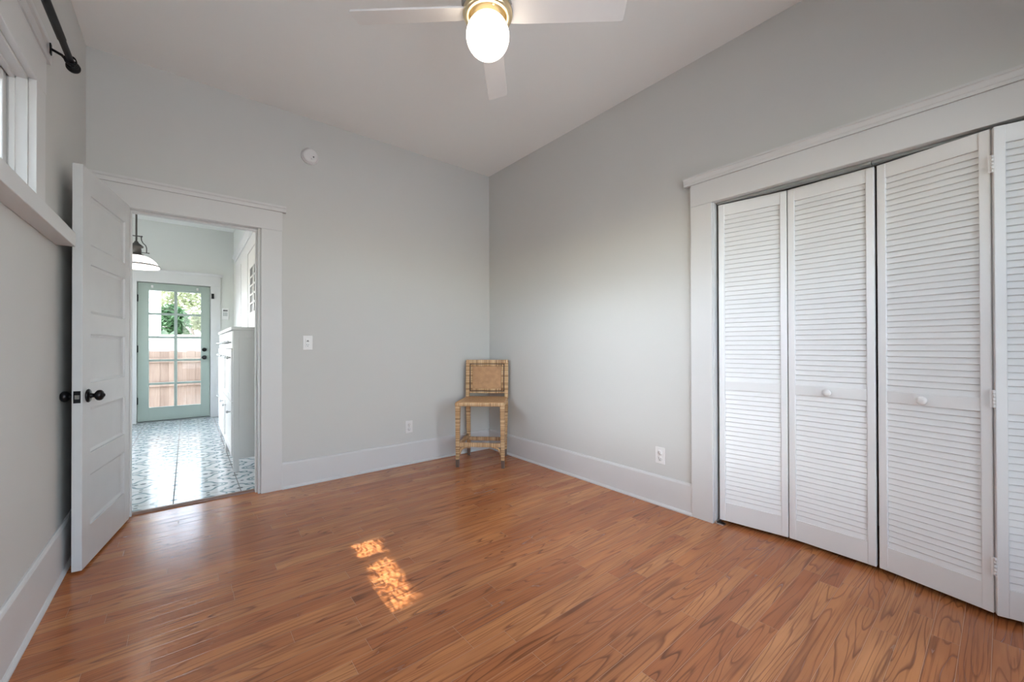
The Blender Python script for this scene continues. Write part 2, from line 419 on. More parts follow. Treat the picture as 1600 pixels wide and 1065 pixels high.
DX0, DX1, DZ = -2.905, -2.165, 2.035     # rough door opening in the back wall
CL0, CL1, CLZ = -3.935, -2.425, 2.03     # closet opening in the right wall
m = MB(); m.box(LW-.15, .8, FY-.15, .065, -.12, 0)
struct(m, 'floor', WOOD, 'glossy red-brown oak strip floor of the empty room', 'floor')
m = MB(); m.box(HX0-.15, HX1+.15, .125, HY1+.15, -.12, -.004)
struct(m, 'floor_hall', TILE, 'white and teal patterned tile floor seen through the doorway', 'floor')
m = MB(); m.box(LW-.15, .8, FY-.15, .065, ZC, ZC+.15)
struct(m, 'ceiling', CEIL, 'smooth pale grey ceiling over the room', 'ceiling')
m = MB(); m.box(HX0-.15, .8, .065, HY1+.15, ZC, ZC+.15)
struct(m, 'ceiling_hall', CEIL, 'white ceiling of the tiled space beyond the doorway', 'ceiling')
m = MB(); wall_y(m, 0, .065, LW-.15, .12, 0, ZC, (DX0, DX1, 0, DZ))
struct(m, 'wall_back', WALL, 'pale grey-green wall with the open doorway in it', 'wall')
m = MB(); wall_x(m, 0, .11, FY, 0, 0, ZC, (CL0, CL1, 0, CLZ))
struct(m, 'wall_right', WALL, 'pale grey-green wall with the louvered closet', 'wall')
m = MB(); wall_x(m, LW-.14, LW, FY, 0, 0, ZC, WIN_L)
struct(m, 'wall_left', WALL, 'shadowed grey wall behind the open panel door', 'wall')
m = MB(); wall_y(m, FY-.14, FY, LW-.15, .8, 0, ZC, WIN_F)
struct(m, 'wall_front', WALL, 'grey-green wall opposite the doorway, with a large added window', 'wall')
m = MB()
m.box(.11, .75, CL1+.02, CL1+.08, 0, 2.4); m.box(.11, .75, CL0-.08, CL0-.02, 0, 2.4); m.box(.74, .80, CL0-.08, CL1+.08, 0, 2.4); m.box(.11, .80, CL0-.08, CL1+.08, 2.4, 2.46)
struct(m, 'wall_closet', WALL, 'dim grey lining of the closet behind the louvered doors', 'wall')
# hall shell
m = MB(); wall_y(m, .065, .13, -3.3, .12, 0, ZC, (DX0, DX1, 0, DZ)); wall_y(m, 0, .13, HX0-.14, -3.3, 0, ZC, WIN_N)
struct(m, 'wall_hall_near', HALLWALL, 'hall side of the wall around the doorway', 'wall')
GD0, GD1, GDZ = -3.172, -2.312, 2.08
m = MB(); wall_y(m, HY1, HY1+.15, HX0-.14, HX1+.15, 0, ZC, (GD0, GD1, 0, GDZ))
struct(m, 'wall_hall_far', HALLWALL, 'pale sage wall around the mint green glazed door', 'wall')
m = MB(); m.box(HX1, HX1+.14, .13, HY1, 0, ZC)
struct(m, 'wall_hall_right', HALLWALL, 'pale sage wall behind the white shoe cabinets', 'wall')
m = MB(); wall_x(m, HX0-.14, HX0, .13, HY1, 0, ZC, WIN_H)
struct(m, 'wall_hall_left', HALLWALL, 'sage wall of the tiled space, hidden behind the open door', 'wall')

# baseboards (board + cap bead + shoe)
def baseboard_profile(t=.016, h=.20): return [(0, 0), (t+.012, 0), (t+.012, .008), (t+.004, .018), (t, .020), (t, h-.014), (t-.004, h-.004), (t-.010, h), (0, h)]
pr = baseboard_profile(h=.207)
m = MB(); m.prism([(-a, b) for a, b in pr], -2.019, -.001, 'yz')
struct(m, 'baseboard_back', TRIM, 'tall white baseboard along the wall beside the doorway', 'baseboard')
m = MB(); m.prism([(-a, b) for a, b in pr], CL1+.137, -.0, 'xz')
struct(m, 'baseboard_right', TRIM, 'tall white baseboard between room corner and closet', 'baseboard')
m = MB(); m.prism([(LW+a, b) for a, b in baseboard_profile(h=.235)], FY, -.025, 'xz')
struct(m, 'baseboard_left', TRIM, 'tall white baseboard running behind the open panel door', 'baseboard')
m = MB(); m.prism([(FY+a, b) for a, b in pr], LW+.03, -.02, 'yz')
struct(m, 'baseboard_front', TRIM, 'white baseboard under the large added window', 'baseboard')
m = MB(); m.box(HX1-.016, HX1, .15, HY1, 0, .17, .003)
struct(m, 'baseboard_hall', TRIM, 'white baseboard behind the shoe cabinets', 'baseboard')

# door casing (trim_1)
t1 = thing('trim_1', 'white door casing with stepped head around the open doorway', 'door casing', (0, 0, 0), kind='structure')
m = MB(); m.box(DX1+.005, DX1+.147, -.021, 0, 0, DZ-.01, .002); m.build('side_casing', TRIM, t1)
m = MB(); m.box(DX0-.147, DX0-.022, -.021, 0, 0, DZ-.01, .002); m.build('side_casing', TRIM, t1)
m = MB(); m.box(DX0-.147, DX1+.147, -.023, 0, DZ-.01, 2.172, .002); m.build('head_casing', TRIM, t1)
m = MB(); m.prism([(0, 2.172), (-.034, 2.172), (-.034, 2.198), (-.040, 2.204), (-.044, 2.217), (0, 2.217)], LW+.005, DX1+.172, 'yz'); m.build('crown', TRIM, t1)
m = MB()
m.box(DX1-.012, DX1, -.004, .13, 0, DZ, .001); m.box(DX0, DX0+.012, -.004, .13, 0, DZ, .001); m.box(DX0, DX1, -.004, .13, DZ-.012, DZ, .001)
m.box(DX1-.026, DX1-.012, .035, .075, 0, DZ-.012, .002); m.box(DX0+.012, DX0+.022, .045, .075, 0, DZ-.012, .002); m.box(DX0+.022, DX1-.026, .036, .074, DZ-.026, DZ-.0115, .002)
m.build('jamb', TRIM, t1)
m = MB(); m.box(DX1-.0145, DX1-.012, .001, .030, .845, .915, .0008); m.box(DX1-.016, DX1-.012, -.010, .004, .862, .898, .001)
st = m.build('strike_plate', STEEL, t1); st['label'] = 'small metal strike plate on the right door jamb'
m = MB(); m.box(DX1+.005, DX1+.13, .13, .15, 0, DZ+.1, .002); m.box(DX0-.13, DX0-.005, .13, .15, 0, DZ+.1, .002); m.box(DX0-.13, DX1+.13, .13, .15, DZ, DZ+.13, .002)
m.build('hall_casing', TRIM, t1)
# threshold
m = MB(); m.prism([(.062, .001), (.066, .010), (.085, .014), (.112, .012), (.132, .002), (.132, -.02), (.062, -.02)], DX0+.013, DX1-.013, 'yz')
struct(m, 'trim_2', THRESH, 'narrow red-brown wood threshold between oak floor and patterned tile', 'threshold')

# closet casing (trim_3)
t3 = thing('trim_3', 'white closet casing with stepped crown around the louvered doors', 'closet casing', (0, 0, 0), kind='structure')
m = MB(); m.box(-.024, 0, CL1+.002, CL1+.137, 0, CLZ-.004, .002); m.build('side_casing', TRIM, t3)
m = MB(); m.box(-.024, 0, CL0-.137, CL0-.002, 0, CLZ-.004, .002); m.build('side_casing', TRIM, t3)
m = MB(); m.box(-.026, 0, CL0-.137, CL1+.137, CLZ-.004, 2.168, .002); m.build('head_casing', TRIM, t3)
m = MB(); m.prism([(0, 2.168), (-.036, 2.168), (-.036, 2.182), (-.040, 2.186), (-.046, 2.206), (-.052, 2.210), (-.052, 2.220), (0, 2.220)], CL0-.17, CL1+.176, 'xz'); m.build('crown', TRIM, t3)
m = MB(); m.box(-.002, .112, CL1-.004, CL1+.012, 0, CLZ, .001); m.box(-.002, .112, CL0-.012, CL0+.004, 0, CLZ, .001); m.box(-.002, .112, CL0, CL1, CLZ-.004, CLZ+.012, .001); m.build('jamb', TRIM, t3)
m = MB(); m.box(.018, .060, CL0+.012, -3.178, 2.012, 2.0255, .001); m.box(.018, .060, -3.174, CL1-.012, 2.012, 2.0255, .001)
tr = m.build('door_track', TRACKM, t3); tr['label'] = 'grey metal top track of the folding doors'
m = MB(); m.box(-.008, .07, CL1-.016, CL1-.002, .0, .018, .001); m.box(-.006, .035, CL1-.055, CL1-.012, .0, .006, .001)
br = m.build('floor_bracket', STEEL, t3); br['label'] = 'small metal pivot bracket at the foot of the casing'

# ledge (window stool) along the left wall
m = MB(); m.box(LW, LW+.067, FY+.01, -.725, 1.61, 1.678, .003)
struct(m, 'trim_4', TRIM, 'long white window ledge running along the left wall', 'window ledge')

# ------------------------------------------------------------------ windows
y0, y1, z0, z1 = WIN_L
w1 = thing('window_1', 'high bright window with white casing above the ledge on the left wall', 'window', (LW, 0, 0), kind='structure')
m = MB(); m.box(0, .022, y1, y1+.13, z0, z1+.005, .002); m.box(0, .022, y0-.125, y0, z0, z1+.005, .002); m.box(0, .024, y0-.13, y1+.13, z1, z1+.155, .002); m.build('casing', TRIM, w1)
m = MB(); m.prism([(0, z1+.155), (.030, z1+.155), (.033, z1+.195), (.040, z1+.203), (.042, z1+.222), (0, z1+.222)], y0-.17, y1+.17, 'xz'); m.build('crown', TRIM, w1)
m = MB(); m.box(-.14, .0, y1-.012, y1, z0, z1); m.box(-.14, 0, y0, y0+.012, z0, z1); m.box(-.14, 0, y0, y1, z1-.012, z1); m.box(-.14, 0, y0, y1, z0, z0+.006)
m.box(-.045, -.03, y1-.024, y1-.012, z0, z1); m.box(-.045, -.03, y0+.012, y0+.024, z0, z1); m.box(-.045, -.03, y0, y1, z1-.024, z1-.012); m.build('reveal', TRIM, w1)
ym = (y0+y1)/2
for a, b in ((y0+.012, ym), (ym, y1-.012)):
    m = MB(); m.box(-.088, -.052, a, a+.042, z0+.006, z1-.012, .003); m.box(-.088, -.052, b-.042, b, z0+.006, z1-.012, .003); m.box(-.087, -.053, a+.041, b-.041, z1-.055, z1-.013, .003); m.box(-.087, -.053, a+.041, b-.041, z0+.007, z0+.05, .003)
    f = m.build('sash', TRIM, w1)
    m = MB(); m.box(-.073, -.068, a+.04, b-.04, z0+.045, z1-.05); m.build('pane', GLASS, f)

x0, x1, z0, z1 = WIN_F
w2 = thing('added_window_2', 'large paned window added out of view, facing the doorway, for daylight', 'window', (0, FY, 0), kind='structure')
m = MB(); m.box(x0-.1, x0, 0, .022, z0-.1, z1+.1, .002); m.box(x1, x1+.1, 0, .022, z0-.1, z1+.1, .002); m.box(x0, x1, 0, .022, z1, z1+.1, .002); m.box(x0, x1, 0, .022, z0-.1, z0, .002); m.build('casing', TRIM, w2)
m = MB()
for i in range(4):
    a = x0+(x1-x0)*i/3; m.box(a-.03, a+.03, -.09, -.05, z0, z1, .003)
for z in (z0+.03, (z0+z1)/2, z1-.03): m.box(x0, x1, -.088, -.052, z-.03, z+.03, .003)
m.build('sash', TRIM, w2)
m = MB(); m.box(x0, x1, -.073, -.068, z0, z1); m.build('pane', GLASS, w2)

y0, y1, z0, z1 = WIN_H
w3 = thing('added_window_3', 'wide unseen window added to light the tiled space from its left side', 'window', (HX0, 0, 0), kind='structure')
m = MB(); m.box(0, .02, y0-.1, y0, z0-.1, z1+.1, .002); m.box(0, .02, y1, y1+.1, z0-.1, z1+.1, .002); m.box(0, .02, y0, y1, z1, z1+.1, .002); m.box(0, .02, y0, y1, z0-.1, z0, .002); m.build('casing', TRIM, w3)
m = MB()
for i in range(4):
    a = y0+(y1-y0)*i/3; m.box(-.09, -.05, a-.03, a+.03, z0, z1, .003)
for z in (z0+.03, z1-.03): m.box(-.088, -.052, y0, y1, z-.03, z+.03, .003)
m.build('sash', TRIM, w3)
m = MB(); m.box(-.073, -.068, y0, y1, z0, z1); m.build('pane', GLASS, w3)

x0, x1, z0, z1 = WIN_N
w5 = thing('added_window_5', 'unseen paned window added to light the tiled space beside the doorway wall', 'window', (0, .13, 0), kind='structure')
m = MB(); m.box(x0-.1, x0, 0, .02, z0-.1, z1+.1, .002); m.box(x1, x1+.1, 0, .02, z0-.1, z1+.1, .002); m.box(x0, x1, 0, .02, z1, z1+.1, .002); m.box(x0, x1, 0, .02, z0-.1, z0, .002); m.build('casing', TRIM, w5)
m = MB()
for a in (x0+.03, (x0+x1)/2, x1-.03): m.box(a-.03, a+.03, -.09, -.05, z0, z1, .003)
for z in (z0+.03, (z0+z1)/2, z1-.03): m.box(x0, x1, -.088, -.052, z-.03, z+.03, .003)
m.build('sash', TRIM, w5)
m = MB(); m.box(x0, x1, -.073, -.068, z0, z1); m.build('pane', GLASS, w5)

# cased white sash on the hall's right wall
w4 = thing('window_4', 'white cased frame with small stacked panes above the shoe cabinets', 'window', (HX1, 0, 0), kind='structure')
m = MB(); m.box(-.020, 0, 2.20, 3.74, 1.25, 2.40, .002); m.box(-.020, 0, .5, 2.20, 2.24, 2.40, .002); m.box(-.026, -.018, 2.92, 2.98, 1.25, 2.24, .002); m.build('casing', TRIM, w4)
m = MB(); m.prism([(0, 2.40), (-.026, 2.40), (-.030, 2.43), (-.060, 2.455), (-.064, 2.475), (0, 2.475)], .45, 3.80, 'xz'); m.build('crown', TRIM, w4)
m = MB(); zs0, zs1 = 1.52, 2.03
m.box(-.016, 0, .5, 2.17, 1.25, zs0, .002); m.box(-.016, 0, .5, 2.17, zs1, 2.235, .002)
cols = [1.05, 1.37, 1.69, 2.01]
m.box(-.016, 0, 2.0, 2.17, zs0, zs1, .002); m.box(-.016, 0, .5, .78, zs0, zs1, .002)
for yc in (1.05, 1.37, 1.69): m.box(-.016, 0, yc-.04, yc+.04, zs0, zs1, .002)
for k in range(1, 5):
    z = zs0+(zs1-zs0)*k/5; m.box(-.014, 0, .7, 2.1, z-.012, z+.012, .001)
sh = m.build('sash', TRIM, w4)
m = MB(); m.box(-.004, -.002, .75, 2.02, zs0, zs1); p = m.build('pane', PLASTD, sh); p['label'] = 'dark glass of the small stacked panes'

# ------------------------------------------------------------------ door_1: open five-panel door
# local: x from latch edge (0) to hinge edge, y into the leaf thickness away from the room, z up
LA, LB = Vector((-3.003, -.701)), Vector((-2.887, -.012)); ld = (LB-LA).normalized()
d1 = thing('door_1', 'white five-panel wooden door standing open against the left wall', 'door', (LA.x, LA.y, 0), math.atan2(ld.y, ld.x), kind='structure')
LWID, LT = .685, .038
PZ = [(.203, .462), (.572, .806), (.935, 1.185), (1.294, 1.548), (1.645, 1.905)]
m = MB(); m.box(0, .097, 0, LT, .012, 2.032, .0015); m.box(.603, LWID, 0, LT, .012, 2.032, .0015)
zz = [.012]+[v for p in PZ for v in p]+[2.032]
for a, b in zip(zz[0::2], zz[1::2]): m.box(.096, .604, .0005, LT-.0005, a, b, .001)
m.build('frame', DOORP, d1)
for a, b in PZ:
    m = MB()
    for s in (0, 1):      # sloped moulding and flat field on both faces
        def yy(v): return v if s == 0 else LT-v
        w0, w1_, mo = .097, .603, .016
        P0 = [(w0, a), (w1_, a), (w1_, b), (w0, b)]; P1 = [(w0+mo*.12, a+mo*.12), (w1_-mo*.12, a+mo*.12), (w1_-mo*.12, b-mo*.12), (w0+mo*.12, b-mo*.12)]
        P2 = [(w0+mo, a+mo), (w1_-mo, a+mo), (w1_-mo, b-mo), (w0+mo, b-mo)]
        t = bmesh.new()
        R0 = [t.verts.new((p[0], yy(.001), p[1])) for p in P0]; R1 = [t.verts.new((p[0], yy(.0085), p[1])) for p in P1]; R2 = [t.verts.new((p[0], yy(.0145), p[1])) for p in P2]
        for A, B in ((R0, R1), (R1, R2)):
            for i in range(4): t.faces.new((A[i], A[(i+1) % 4], B[(i+1) % 4], B[i]))
        t.faces.new(R2); bmesh.ops.recalc_face_normals(t, faces=t.faces)
        m.add(t)
    m.build('door_panel', DOORP, d1)
for s in (1, -1):
    m = MB(); m.lathe([(0, 0), (.033, 0), (.0345, .004), (.030, .009), (.018, .012), (0, .012)], 28, T(.062, 0 if s == 1 else LT, .872) @ RX90(s)); ros = m.build('rosette', BRONZE, d1)
    m = MB(); m.lathe([(.016, .008), (.0125, .014), (.0105, .021), (.011, .026), (.018, .0295), (.0255, .036), (.0275, .044), (.0255, .052), (.018, .0585), (.009, .0605), (.0085, .064), (.003, .066), (0, .066)], 28, T(.062, 0 if s == 1 else LT, .872) @ RX90(s)); m.build('door_knob', BRONZE, ros)
m = MB(); m.box(-.0018, .001, .006, LT-.006, .842, .902, .0006); lp = m.build('latch_plate', BRONZE, d1)
m = MB(); m.prism([(-.011, .011), (.001, .009), (.001, .027), (-.004, .027)], .862, .882, 'xy', bev=.001); lt = m.build('latch', STEEL, lp); lt['label'] = 'bright steel latch tongue'
for z in (.25, 1.05, 1.82):
    m = MB(); m.tube([(LWID-.002, LT+.005, z-.045), (LWID-.002, LT+.005, z+.045)], .006); m.build('hinge', BRONZE, d1)

# ------------------------------------------------------------------ door_2: mint glazed door
d2 = thing('door_2', 'mint green door with ten glass panes at the end of the tiled floor', 'door', (GD0+.008, HY1+.025, 0), kind='structure')
DW = GD1-GD0-.016; GX0, GX1, GZ0, GZ1 = .122, .732, .217, 1.965
m = MB(); m.box(0, GX0, 0, .042, .018, 2.072, .002); m.box(GX1, DW, 0, .042, .018, 2.072, .002); m.box(GX0, GX1, 0, .042, .018, GZ0, .001); m.box(GX0, GX1, 0, .042, GZ1, 2.072, .001)
m.build('frame', MINT, d2)
m = MB(); xc = (GX0+GX1)/2; m.box(xc-.019, xc+.019, .006, .036, GZ0, GZ1, .002)
for k in range(1, 5):
    z = GZ0+(GZ1-GZ0)*k/5; m.box(GX0, GX1, .008, .034, z-.016, z+.016, .002)
m.build('muntin', MINT, d2)
m = MB(); m.box(GX0, GX1, .019, .023, GZ0, GZ1); m.build('pane', GLASS, d2)
for z in (.325, 1.09, 1.838):
    m = MB(); m.box(-.012, .006, -.006, .0, z-.05, z+.05, .001); m.tube([(-.004, -.008, z-.052), (-.004, -.008, z+.052)], .006); m.build('hinge', BLACKM, d2)
m = MB(); m.lathe([(0, 0), (.030, 0), (.030, .010), (.022, .016), (.010, .018), (.008, .026), (0, .026)], 24, T(DW-.068, 0, 1.075) @ RX90()); m.build('deadbolt', BLACKM, d2)
m = MB(); m.lathe([(0, 0), (.032, 0), (.032, .006), (.014, .010), (.012, .030), (.026, .036), (.030, .050), (.024, .062), (0, .066)], 24, T(DW-.068, 0, .953) @ RX90()); m.build('door_knob', BLACKM, d2)
for x in (.158, .690):
    m = MB(); m.box(x-.012, x+.012, -.008, 0, 2.0, 2.04, .002); m.lathe([(.009, 0), (.009, .018), (0, .020)], 14, T(x, -.006, 2.012) @ RX90()); c = m.build('rod_bracket', PLAST, d2); c['label'] = 'small white bracket at the top of the glass'
m = MB(); m.box(.0, DW, -.004, .006, .004, .018, .001); m.build('door_sweep', BLACKM, d2)
t5 = thing('trim_5', 'white casing with crowned head around the mint green door', 'door casing', (0, HY1, 0), kind='structure')
m = MB(); m.box(GD1, GD1+.13, -.02, 0, 0, GDZ, .002); m.build('side_casing', TRIM, t5)
m = MB(); m.box(GD0-.13, GD0, -.02, 0, 0, GDZ, .002); m.build('side_casing', TRIM, t5)
m = MB(); m.box(GD0-.13, GD1+.13, -.022, 0, GDZ, 2.235, .002); m.build('head_casing', TRIM, t5)
m = MB(); m.prism([(0, 2.235), (-.03, 2.235), (-.034, 2.25), (-.052, 2.265), (-.054, 2.28), (0, 2.28)], GD0-.17, GD1+.165, 'yz'); m.build('crown', TRIM, t5)
m = MB(); m.box(GD1+.012, GD1+.046, -.040, -.02, 1.885, 1.965, .003); m.box(GD1+.020, GD1+.038, -.044, -.038, 1.90, 1.95, .002); c = m.build('door_sensor', BLACKM, t5); c['label'] = 'small black door contact on the right casing'
m = MB(); m.box(GD0-.004, GD1+.004, -.01, .16, -.004, .012, .002); m.build('sill', TRACKM, t5)
m = MB(); m.box(GD0, GD0+.02, .07, .10, .012, GDZ, .002); m.box(GD1-.02, GD1, .07, .10, .012, GDZ, .002); m.box(GD0+.02, GD1-.02, .07, .10, GDZ-.03, GDZ, .002); m.build('door_stop', TRIM, t5)

# ------------------------------------------------------------------ closet folding doors
PT, ZB, ZT = .028, .024, 2.008
def bifold_panel(parent, P0, P1, w, knob=None, nm='door_panel'):
    d = Vector(P1)-Vector(P0); th = math.atan2(d.y, d.x)
    m = MB(); sw = .033
    m.box(0, sw, 0, PT, ZB, ZT, .003); m.box(w-sw, w, 0, PT, ZB, ZT, .003)
    for a, b in ((ZB, .138), (.842, .898), (1.937, ZT)): m.box(sw-.001, w-sw+.001, .003, PT-.003, a, b, .0012)
    p = m.build(nm, LOUV, parent); p.location = (P0[0], P0[1], 0); p.rotation_euler = (0, 0, th)
    m = MB(); pitch = .02808
    for a, b in ((.138, .842), (.898, 1.937)):
        n = round((b-a)/pitch); st_ = (b-a)/n
        for k in range(n):
            zc = a+(k+.5)*st_
            # slat: lower edge to the room, upper edge to the closet
            M = T(0, .0145, zc) @ Matrix.Rotation(math.radians(-19), 4, 'X')
            m.box(sw-.002, w-sw+.002, -.0030, .0030, -.0160, .0160, .0014, 1, M)
    m.build('louvers', LOUV, p)
    if knob is not None:
        m = MB(); m.lathe([(0, 0), (.009, 0), (.0085, .008), (.012, .013), (.0185, .019), (.0195, .026), (.0165, .032), (.008, .0355), (0, .036)], 28, T(knob, .003, .868) @ RX90())
        k = m.build('knob', PLAST, p); k['label'] = 'round white knob on the middle rail'
    return p
def bhinge(parent, x, y, z, th):
    m = MB()
    for k in range(5): m.tube([(0, -.003, -.036+k*.0145), (0, -.003, -.036+k*.0145+.0125)], .0042, 10)
    m.box(-.012, .012, -.0015, .002, -.036, .036, .0008)
    h = m.build('hinge', PLAST, parent); h.location = (x, y, z); h.rotation_euler = (0, 0, th)
d3 = thing('door_3', 'white louvered folding closet door pair nearest the room corner', 'closet door', (0, 0, 0), kind='structure')
bifold_panel(d3, (.0185, -2.4465), (.070, -2.803), .3598)
bifold_panel(d3, (.071, -2.8060), (.052, -3.181), .3745, .183)
d4 = thing('door_4', 'white louvered folding closet door pair with its fold pushed into the room', 'closet door', (0, 0, 0), kind='structure')
bifold_panel(d4, (.055, -3.189), (-.033, -3.550), .3715, .166)
bifold_panel(d4, (-.045, -3.5595), (.050, -3.922), .372)
for z in (.22, .90, 1.86):
    bhinge(d4, -.0395, -3.5555, z, -PI/2)

# ================================================================== THINGS
# ceiling fan
fan = thing('ceiling_fan', 'white four-blade ceiling fan with glowing globe light and brass collar', 'ceiling fan', (-1.542, -2.122, 0))
m = MB(); m.lathe([(0, ZC), (.075, ZC), (.075, ZC-.02), (.06, ZC-.05), (.03, ZC-.06), (.02, ZC-.065), (.02, 2.82), (.03, 2.80), (0, 2.80)], 40); m.build('canopy', HOUS, fan)
m = MB(); m.lathe([(.0, 2.81), (.05, 2.81), (.095, 2.80), (.115, 2.775), (.118, 2.74), (.118, 2.665), (.112, 2.655), (.112, 2.645), (.1165, 2.642), (.1165, 2.632), (.0, 2.632)], 48); m.build('motor_housing', HOUS, fan)
m = MB(); m.lathe([(.085, 2.634), (.109, 2.634), (.112, 2.628), (.1115, 2.612), (.107, 2.602), (.095, 2.598), (.086, 2.602), (.084, 2.612), (.084, 2.634)], 56, cap=False); m.build('brass_collar', BRASS, fan)
m = MB(); m.lathe([(0, 2.622), (.085, 2.622), (.085, 2.616), (.058, 2.614), (.05, 2.606), (0, 2.606)], 40); fit = m.build('light_fitter', BRASSD, fan)
for k in range(3):
    a = math.radians(255+120*k); m = MB(); m.lathe([(0, 0), (.0055, 0), (.0065, .004), (.005, .008), (0, .009)], 14, T(.072*math.cos(a), .072*math.sin(a), 2.616) @ Matrix.Rotation(PI, 4, 'X')); m.build('thumb_screw', BRASS, fit)
m = MB(); R_ = .097; zc = 2.520
m.lathe([(R_*math.sin(PI*k/28), zc+R_*1.0*math.cos(PI*k/28)) for k in range(3, 29)], 48); gl = m.build('globe', GLOBE, fan); gl['label'] = 'glowing round opal glass globe'
for k in range(4):
    m = MB(); a = math.radians(48.66)+k*PI/2
    Mb = Matrix.Rotation(a, 4, 'Z') @ T(0, 0, 2.628) @ Matrix.Rotation(math.radians(-14.2), 4, 'X')
    poly = [(.085, -.048), (.16, -.054), (.598, -.0585), (.612, -.054), (.6155, -.045), (.6175, .052), (.609, .0585), (.16, .054), (.085, .048)]
    m.prism(poly, -.004, .004, 'xy', Mb, .0015); m.build('blade', FANW, fan)

# smoke detector
sm = thing('smoke_detector', 'round white smoke detector high on the wall above the doorway', 'smoke detector', (-1.817, 0, 2.679))
m = MB(); m.lathe([(0, 0), (.066, 0), (.066, .010), (.062, .014), (0, .014)], 40, RX90()); m.build('base', PLAST, sm)
m = MB(); m.lathe([(0, .012), (.058, .012), (.058, .026), (.052, .036), (.036, .042), (.030, .0405), (.026, .042), (0, .043)], 40, RX90()); bd = m.build('body', PLAST, sm)
m = MB(); m.lathe([(0, 0), (.006, 0), (.006, .003), (0, .003)], 14, T(.020, -.041, -.012) @ RX90()); c = m.build('sensor_port', PLASTD, bd); c['label'] = 'small dark port on the face'
m = MB(); m.lathe([(0, 0), (.008, 0), (.007, .004), (0, .005)], 14, T(.008, -.041, -.028) @ RX90()); m.build('test_button', PLAST, bd)

# outlets and switch; local plate faces -y
def outlet(name, label, loc, rz, deco=False):
    o = thing(name, label, 'outlet', loc, rz, 'wall outlets near the baseboards')
    m = MB(); m.box(-.036, .036, -.006, 0, -.058, .058, .003); m.build('cover_plate', PLAST, o)
    for zc in (.021, -.021):
        m = MB(); m.lathe([(0, 0), (.0175, 0), (.0170, .003), (0, .003)], 24, T(0, -.006, zc) @ RX90()); s = m.build('socket', PLAST, o)
        m = MB(); m.box(-.0078, -.0050, -.0095, -.0088, zc-.002, zc+.008); m.box(.0050, .0078, -.0095, -.0088, zc-.001, zc+.007); m.lathe([(0, 0), (.003, 0), (0, .0005)], 10, T(0, -.009, zc-.009) @ RX90()); m.build('slots', PLASTD, s)
    m = MB(); m.lathe([(0, 0), (.003, 0), (0, .002)], 10, T(0, -.006, 0) @ RX90()); m.build('screw', STEEL, o)
    return o
outlet('wall_outlet', 'white outlet on the back wall left of the wicker stool', (-.950, 0, .352), 0)
outlet('wall_outlet', 'white outlet on the right wall near the closet casing', (0, -2.052, .347), -PI/2)
sw = thing('light_switch', 'white switch and outlet combination plate right of the doorway', 'light switch', (-1.833, 0, 1.15))
m = MB(); m.box(-.036, .036, -.006, 0, -.058, .058, .003); m.build('cover_plate', PLAST, sw)
m = MB(); m.box(-.0165, .0165, -.009, -.005, -.034, .034, .0015); dv = m.build('device_face', PLAST, sw)
m = MB(); m.box(-.010, .010, -.0105, -.0088, .010, .014, .0004); m.box(-.004, .004, -.018, -.009, .012, .021, .001); m.build('toggle', PLASTD, dv)
m = MB(); m.box(-.0078, -.005, -.0096, -.0088, -.020, -.010); m.box(.005, .0078, -.0096, -.0088, -.019, -.011); m.lathe([(0, 0), (.003, 0), (0, .0006)], 10, T(0, -.009, -.026) @ RX90()); m.build('slots', PLASTD, dv)

# curtain rod above the left window (rod centre 9 cm off the wall)
RXp, RZp = LW+.10, 2.352
cr = thing('curtain_rod', 'black metal curtain rod on a bracket above the left window', 'curtain rod', (RXp, 0, RZp))
m = MB(); m.tube([(0, -3.1, 0), (0, -1.03, 0)], .0115, 20); m.tube([(0, -3.1, 0), (0, -1.22, 0)], .0135, 20); m.build('rod', BLACKM, cr)
m = MB(); m.lathe([(0, 0), (.019, 0), (.020, .006), (.018, .011), (.023, .016), (.024, .026), (.022, .034), (.012, .040), (0, .041)], 28, T(0, -1.035, 0) @ RX90(-1)); m.build('finial', BLACKM, cr)
for yb in (-1.065, -3.02):
    m = MB(); m.box(-.0585, -.054, yb-.010, yb+.010, .0, .045, .001); m.tube([(-.056, yb, .024), (-.025, yb, .012), (0, yb, -.018)], .0055, 12); m.lathe([(.0155, -.006), (.0155, .006), (.020, .006), (.020, -.006), (.0155, -.006)], 24, T(0, yb, 0) @ RX90(), cap=False); b = m.build('bracket', BLACKM, cr)
    m = MB(); m.lathe([(0, 0), (.004, 0), (.005, .006), (0, .008)], 12, T(.008, yb, -.018) @ RX90(2)); m.build('set_screw', BLACKM, b)

# ------------------------------------------------------------------ wicker stool in the corner
ra = math.atan2(-.70, .714)     # chair's left-to-right axis seen from the front
st = thing('counter_stool', 'woven rattan counter stool standing diagonally in the room corner', 'stool', (-.350, -.388, 0), ra)
HW, HD = .193, .205             # half spacing of leg centres; front is local -y
m = MB(); m.prism([(-.228, -.230), (.228, -.230), (.212, .230), (-.212, .230)], .574, .605, 'xy', bev=.009); m.build('seat', CANES, st)
for a, b, w_ in ((-.236, -.194, .232), (.195, .232, .214)):
    m = MB(); m.box(-w_, w_, a, b, .566, .600, .010, 3); m.build('seat_rail', RX, st)
for s in (-1, 1):
    m = MB(); m.prism([(s*.232, -.226), (s*.192, -.226), (s*.174, .226), (s*.214, .226)], .566, .600, 'xy', bev=.009); m.build('seat_rail', RY, st)
def leg(sx, sy):
    top = .598 if sy < 0 else .600
    hw = .211 if sy < 0 else .188
    bx, by = sx*hw, sy*(HD+.002)
    m = MB(); m.taper((bx, by, .072), .0165, (sx*(hw-.004 if sy < 0 else .196), sy*.208, top), .0225, .005); l = m.build('leg', RZ, st)
    m = MB(); m.taper((bx+sx*.001, by, 0), .0140, (bx, by, .074), .0168, .003); c = m.build('foot_cap', CAPM, l); c['label'] = 'dark wood foot cap'
